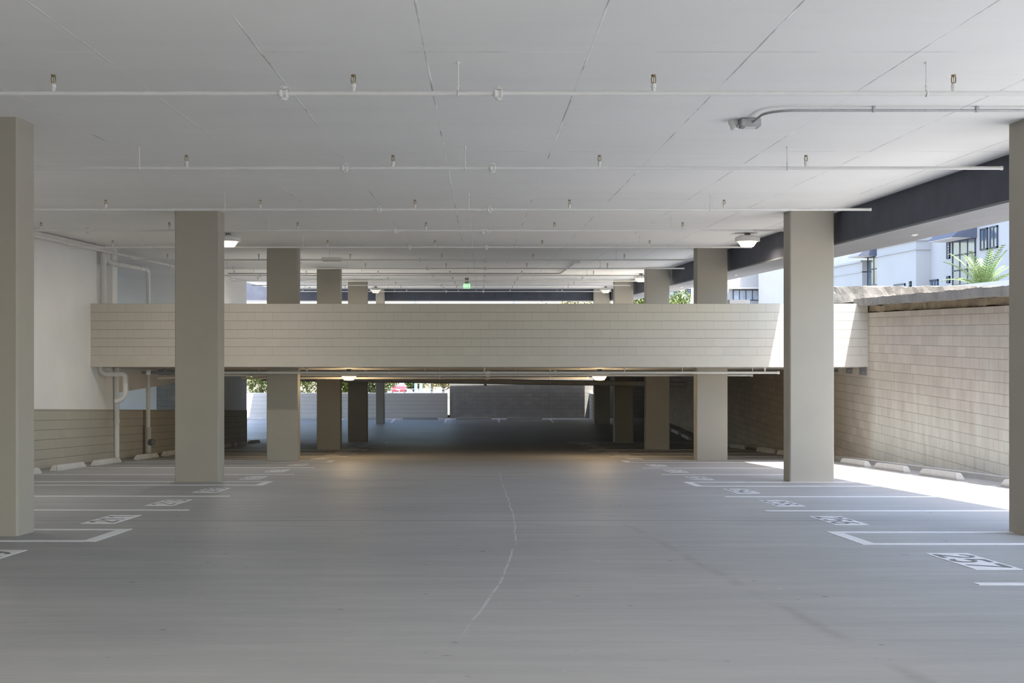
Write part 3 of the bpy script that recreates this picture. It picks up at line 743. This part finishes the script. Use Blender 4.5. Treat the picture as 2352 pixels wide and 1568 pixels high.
# projecting lower block
yA, yB = yx(2104,XA), yx(2014,XA)
MB().box(XA, 44, yA, yB, .3, 6.35).build('wall', M['bldg'], t)
MB().box(XA-.08, 44, yA-.08, yB, 5.72, 5.80).build('band', M['bldg'], t)
MB().box(XA-.12, 44, yA-.12, yB+.1, 6.35, 6.5).build('coping', M['bldg'], t)
MB().box(XA+2.2, 50, yA-1, 138, .3, 15).build('wall', M['cream'], t)
# narrow stair tower
yC, yD = yB, yx(1992, XA+.4)
MB().box(XA+.4, 44, yC, yD, .3, 9.5).build('wall', M['bldg'], t)
win_x(t, XA+.38, yC+.3, yD-.2, 1.2, 7.4, 2, 5)
# far low block
MB().box(XA, 44, yD, yx(1860,XA), .3, 5.55).build('wall', M['bldg'], t)
MB().box(XA-.1, 44, yD, yx(1860,XA), 5.55, 5.7).build('coping', M['bldg'], t)
MB().box(XA-.05, 44, yD, yx(1860,XA), 4.75, 4.82).build('band', M['bldg'], t)
# windows of the near wing
def wpx(x0, x1, y0, y1, nv, nh, glass='glass', X=XB):
    ya, yb = yx(x1,X), yx(x0,X); ym = (ya+yb)/2
    return win_x(t, X-.02, ya, yb, pz(y1,ym), pz(y0,ym), nv, nh, glass)
wpx(2189,2242,548,655,3,3)
wpx(2253,2270,524,574,2,1); wpx(2275,2293,519,570,2,1)
wpx(2176,2183,556,594,1,6,'glasslight'); wpx(2176,2183,634,650,1,3,'glasslight')
wpx(2136,2156,642,662,3,1)
# awnings
def awning(X, x0, x1, py, h, dp, label=None):
    ya, yb = yx(x1,X), yx(x0,X); z = pz(py,(ya+yb)/2)
    b = MB(); b.add([(X,ya,z+h),(X,yb,z+h),(X-dp,ya,z),(X-dp,yb,z),(X,ya,z-.05),(X,yb,z-.05)], [(0,1,3,2),(2,3,5,4),(0,2,4),(1,5,3),(0,4,5,1)])
    a = b.build('awning', M['awn'], T)
    MB().box(X-dp+.02,X-.02,ya+.04,yb-.04,z-.04,z-.01).build('awning_underside', M['awnunder'], a)
awning(XB, 2184, 2244, 550, 1.3, 1.6); awning(XA+.4, 1990, 2016, 589, 1.2, 1.5)
# lower doors of the projecting block
wpx(2055,2080,652,664,1,1,'glass',XA); wpx(2090,2094,646,658,1,2,'glasslight',XA)
# frontal wing seen between the columns
t2 = thing('apartment_building', 'white apartment wing with small square windows seen between right columns', 'building', (0,0,0))
YF = 140.0
def bx2(x0,x1,y0,y1,nv,nh,glass='glass'): return win_y(t2, YF-.02, pt(x0,YF), pt(x1,YF), pz(y1,YF), pz(y0,YF), nv, nh, glass)
MB().box(pt(1562,YF), pt(1830,YF), YF, YF+12, .3, 14).build('wall', M['bldg'], t2)
bx2(1777,1792,618,630,2,2); bx2(1777,1792,661,675,2,2); bx2(1573,1587,663,675,2,2)
bx2(1683,1743,665,690,4,1,'glasslight'); bx2(1546,1563,668,690,2,2)
MB().box(pt(1674,YF), pt(1748,YF), YF-1.2, YF, pz(664,YF), pz(660,YF)).build('balcony_slab', M['cream'], t2)
# low wall behind the parapet on the right
tag(MB().bev(pt(1675,40),9.05,40,40.3,-.36,pz(688,40),.02).build('concrete_upstand', M['pave']), 'short grey concrete upstand behind the parapet between second and third right columns', 'low wall')
# planter wall and palm
tag(MB().box(16,16.4,30,46,.3,1.6).build('planter_wall', M['cream']), 'pale low planter wall in front of the palm', 'low wall')
tp = thing('palm', 'young green palm with arching fronds in front of the white building', 'palm', (19.2,45.5,.3))
MB().lathe([(.2,0),(.25,.3),(.22,1.2),(.12,1.5)], n=12).build('trunk', M['bark'], tp, True)
rnd = random.Random(3)
for k in range(22):
    az = 2*PI*k/22 + rnd.uniform(-.2,.2); el = rnd.uniform(.55,1.3); L = rnd.uniform(1.3,1.9)
    pts = []; p = Vector((0,0,1.35)); dirv = Vector((math.cos(az)*math.cos(el), math.sin(az)*math.cos(el), math.sin(el)))
    fr = MB()
    for s in range(9):
        pts.append(p.copy()); p = p + dirv*(L/8); dirv = (dirv + Vector((0,0,-.10))).normalized()
    fr.tube(pts, [.018]*5+[.012]*4, 5)
    for s in range(1,9):
        for q in (0,.5):
            c = pts[s] if q == 0 or s == 8 else (pts[s]+pts[s+1])/2
            ax = (pts[s]-pts[s-1]).normalized(); sd = ax.cross(Vector((0,0,1))).normalized(); ll = .42*(1-.08*s)
            for sg in (-1,1):
                e = c + sd*sg*ll*.75 + ax*ll*.7 + Vector((0,0,-.05)); wv = ax*.022
                fr.add([c-wv, c+wv, (c+e)/2+wv*1.3, e, (c+e)/2-wv*1.3], [(0,1,2,3,4)])
    fr.build('frond', M['palm'], tp)

# shrubs and trees: leaf meshes on branching stems
def foliage(cx, cz, rx, ry, rz, n, size, seed):
    rnd = random.Random(seed); b = MB()
    blobs = [(rnd.uniform(-.6,.6), rnd.uniform(-.6,.6), rnd.uniform(-.5,.6), rnd.uniform(.4,.7)) for _ in range(9)]
    for _ in range(n):
        q = rnd.choice(blobs)
        d = Vector((rnd.gauss(0,1), rnd.gauss(0,1), rnd.gauss(0,1))).normalized()*(q[3]*rnd.uniform(.55,1.0)**.5)
        p = Vector(((q[0]+d.x)*rx+cx, (q[1]+d.y)*ry, (q[2]+d.z)*rz+cz))
        a = Vector((rnd.gauss(0,1), rnd.gauss(0,1), rnd.gauss(0,1))).normalized(); u = a.cross(Vector((.3,.2,1))).normalized()
        s = size*rnd.uniform(.6,1.3)
        b.add([p, p+a*s*.5+u*s*.28, p+a*s, p+a*s*.5-u*s*.28], [(0,1,2,3)])
    return b
def tree(name, label, cat, x, y, z, h, r, th, mat, n, size, seed, group):
    t = thing(name, label, cat, (x,y,z), group)
    rnd = random.Random(seed+50)
    b = MB(); b.tube([(0,0,-.2),(.03*r,0,h*.3),(0,.05*r,h*.6),(.05*r,0,h*.85)], [th,th*.8,th*.55,th*.2], 8)
    for k in range(5):
        a = rnd.uniform(0,2*PI); z0 = h*rnd.uniform(.25,.55)
        b.tube([(0,0,z0),(math.cos(a)*r*.4,math.sin(a)*r*.4,z0+h*.15),(math.cos(a)*r*.6,math.sin(a)*r*.6,z0+h*.3)], [th*.4,th*.25,th*.1], 6)
    b.build('trunk', M['bark'], t, True)
    foliage(0, h-(h*.36), r, r, h*.36, n, size, seed).build('crown', mat, t)
    return t
gs = 'shrubs and trees beyond the far wall'
sh = [(-14.6,64.5,2.6,1.5,'leafg','bright green bush beyond the far wall, left of the third left column'),
      (-12.0,65.2,2.7,1.3,'leafg','bright green bush half hidden behind the third left column'),
      (-9.5,65.2,2.6,1.2,'leafg','bright green bush seen between the third and fourth left columns'),
      (-7.6,66.6,2.3,.9,'leafg','bright green bush seen left of the fifth left column'),
      (-5.7,66.2,2.6,.9,'leafd','deep green bush seen left of the narrow far column')]
for i, (x,y,h,r,mt,l) in enumerate(sh):
    tree('bush', l, 'bush', x, y, -4.35, h, r, .08, M[mt], 2600, .16, 20+i, gs)
def tat(px, Y, top, r, mt, l, seed, size=.35, n=2200, zb=None, th=.2):
    zb = zb if zb is not None else -4.2-(Y-60.8)*.0397
    x = pt(px,Y); z = pz(top,Y)
    tree('tree', l, 'tree', x, Y, zb, z-zb, r, th, M[mt], n, size, seed, gs)
tat(903,175,868,1.7,'leafd','dark green tree behind the parked red car',31)
tat(950,178,872,1.6,'leafd','dark green tree to the right of the red car',32)
tat(990,130,845,2.6,'leafy','pale olive tree with thin trunk beyond the far wall',33,.3,1500)
tat(1018,120,850,2.0,'leafy','pale tree closest to the right end of the low far wall',34,.3,1500)
tat(885,140,862,1.6,'leafy','olive shrub just right of the narrow far column',35,.3,1500)
tat(1322,88,675,1.3,'leafy','yellowish tree crown showing above the parapet at right',36,.2,3500,-3.0)
tat(1376,95,668,1.1,'leafy','yellowish tree crown beside the fifth right column',37,.2,3000,-3.0)
tat(1475,100,655,1.7,'leafg','green tree crown behind the fourth right column',38,.2,3500,.3)
tat(1552,100,668,1.7,'leafg','green tree crown between third and fourth right columns',39,.2,3500,.3)
tat(1225,120,688,1.5,'leafy','faint tree top far beyond the parapet',40,.2,1500,-3.0)

# far slope behind the car
hb = MB(); hb.hexa([(-60,200,-14),(20,200,-14),(20,230,-14),(-60,230,-14),(-60,200,-13),(20,200,-13),(20,230,-4.5),(-60,230,-4.5)])
struct(hb.build('hillside', M['dirt']))
# parked car
YC_ = 165.0; xc = pt(917,YC_); zc_ = -4.2-(YC_-60.8)*.0397+.02
t = thing('car', 'red parked car seen beyond the far low wall', 'car', (xc,YC_,zc_))
def loft(secs, name, mat, parent):     # secs: list of (y, [(x,z)...])
    n = len(secs[0][1]); b = MB(); vs = []; fs = []
    for y, pr in secs: vs += [(x,y,z) for x,z in pr]
    for i in range(len(secs)-1):
        for k in range(n): fs.append((i*n+k, i*n+(k+1)%n, (i+1)*n+(k+1)%n, (i+1)*n+k))
    fs.append(tuple(range(n))); m = (len(secs)-1)*n; fs.append(tuple(range(m,m+n)))
    b.add(vs, fs); return b.build(name, mat, parent, True)
def prof(w, z0, z1): return [(-w,z0+.1),(-w*.92,z0),(w*.92,z0),(w,z0+.1),(w,z1-.15),(w*.9,z1),(-w*.9,z1),(-w,z1-.15)]
loft([(-2.2,prof(.82,.35,.85)),(-2.0,prof(.9,.25,.98)),(-.8,prof(.92,.25,1.05)),(1.6,prof(.92,.25,1.05)),(2.2,prof(.86,.35,.95))], 'body', M['red'], t)
loft([(-1.5,prof(.80,.95,1.10)),(-.7,prof(.70,.95,1.72)),(.8,prof(.68,.95,1.75)),(1.6,prof(.78,.95,1.1))], 'cabin', M['silver'], t)
MB().box(-.68,.68,-.7,.8,1.74,1.79).build('roof', M['silver'], t)
for sx in (-1,1):
    for sy in (-1.35,1.35): MB().tube([(sx*.72,sy,.32),(sx*.92,sy,.32)], .32, 18).build('wheel', M['tyre'], t, True)
MB().box(-.3,.3,-2.24,-2.18,.5,.66).build('number_plate', M['silver'], t)
MB().box(-.9,.9,-2.28,-2.1,.36,.5).build('bumper', M['red'], t)
# railing
YR = 110.0
t = thing('railing', 'grey metal railing in front of the red car', 'railing', (pt(960,YR),YR,pz(915,YR)))
for k in range(7):
    x = pt(896+k*21,YR)-pt(960,YR); MB().box(x-.04,x+.04,-.04,.04,-.6,pz(893,YR)-pz(915,YR)).build('post', M['rail'], t)
for py in (893,900): MB().box(pt(890,YR)-pt(960,YR),pt(1026,YR)-pt(960,YR),-.03,.03,pz(py+.6,YR)-pz(915,YR),pz(py-.6,YR)-pz(915,YR)).build('rail', M['rail'], t)
tag(MB().bev(-.14,.14,-.14,.14,-1,4.5,.02).build('street_post', M['rail'], None, False, (pt(967,105),105,pz(915,105))), 'blue grey street post beyond the far low wall', 'post')
# distant poles seen over the parapet
for i, (px, w_) in enumerate(((955,.16),(988,.06),(1181,.12))):
    Y = 115
    tag(MB().tube([(0,0,0),(0,0,12)], w_, 8).build('utility_pole', M['rail'], None, True, (pt(px,Y),Y,-6.3)), 'slim grey pole in the bright gap over the parapet, ' + ['thickest of three','thinnest of three','rightmost of three'][i], 'pole', 'poles over the parapet')

# ------------------------------------------------------------------ light
Wd = bpy.data.worlds.new('sky'); S.world = Wd; Wd.use_nodes = True
nt = Wd.node_tree; bg = nt.nodes['Background']
sky = nt.nodes.new('ShaderNodeTexSky'); sky.sky_type = 'NISHITA'; sky.sun_disc = False
sd = Vector((.19, -.28, 1.0)).normalized()
sky.sun_elevation = math.asin(sd.z); sky.sun_rotation = math.atan2(sd.x, sd.y)
sky.air_density = 1.2; sky.dust_density = 2.5; sky.ozone_density = 1.0
nt.links.new(sky.outputs[0], bg.inputs['Color']); bg.inputs['Strength'].default_value = .215
L = bpy.data.lights.new('sun', 'SUN'); L.energy = 5.1; L.angle = math.radians(.53); L.color = (1.0,.965,.90)
so = bpy.data.objects.new('sun', L); C.objects.link(so)
so.rotation_euler = (-sd).to_track_quat('-Z', 'Y').to_euler(); so.location = (20,-10,40)

# ------------------------------------------------------------------ camera
cd = bpy.data.cameras.new('camera'); cam = bpy.data.objects.new('camera', cd); C.objects.link(cam); S.camera = cam
cd.sensor_width = 36; cd.sensor_fit = 'HORIZONTAL'; cd.lens = F/2352*36
cd.shift_x = (1176-1103)/2352; cd.shift_y = -(784-764)/2352
cd.clip_start = .1; cd.clip_end = 1500
cam.location = (0,0,0); cam.rotation_euler = (PI/2,0,0)

for o in list(S.objects):
    if o.parent is None: o.location.z += EYE

S.view_settings.view_transform = 'Standard'; S.view_settings.look = 'None'; S.view_settings.gamma = 1; S.view_settings.use_curve_mapping = False
S.view_settings.exposure = 1.95
S.cycles.use_denoising = True; S.cycles.adaptive_threshold = .015
S.cycles.max_bounces = 12; S.cycles.diffuse_bounces = 8; S.cycles.glossy_bounces = 4
S.cycles.sample_clamp_indirect = 10
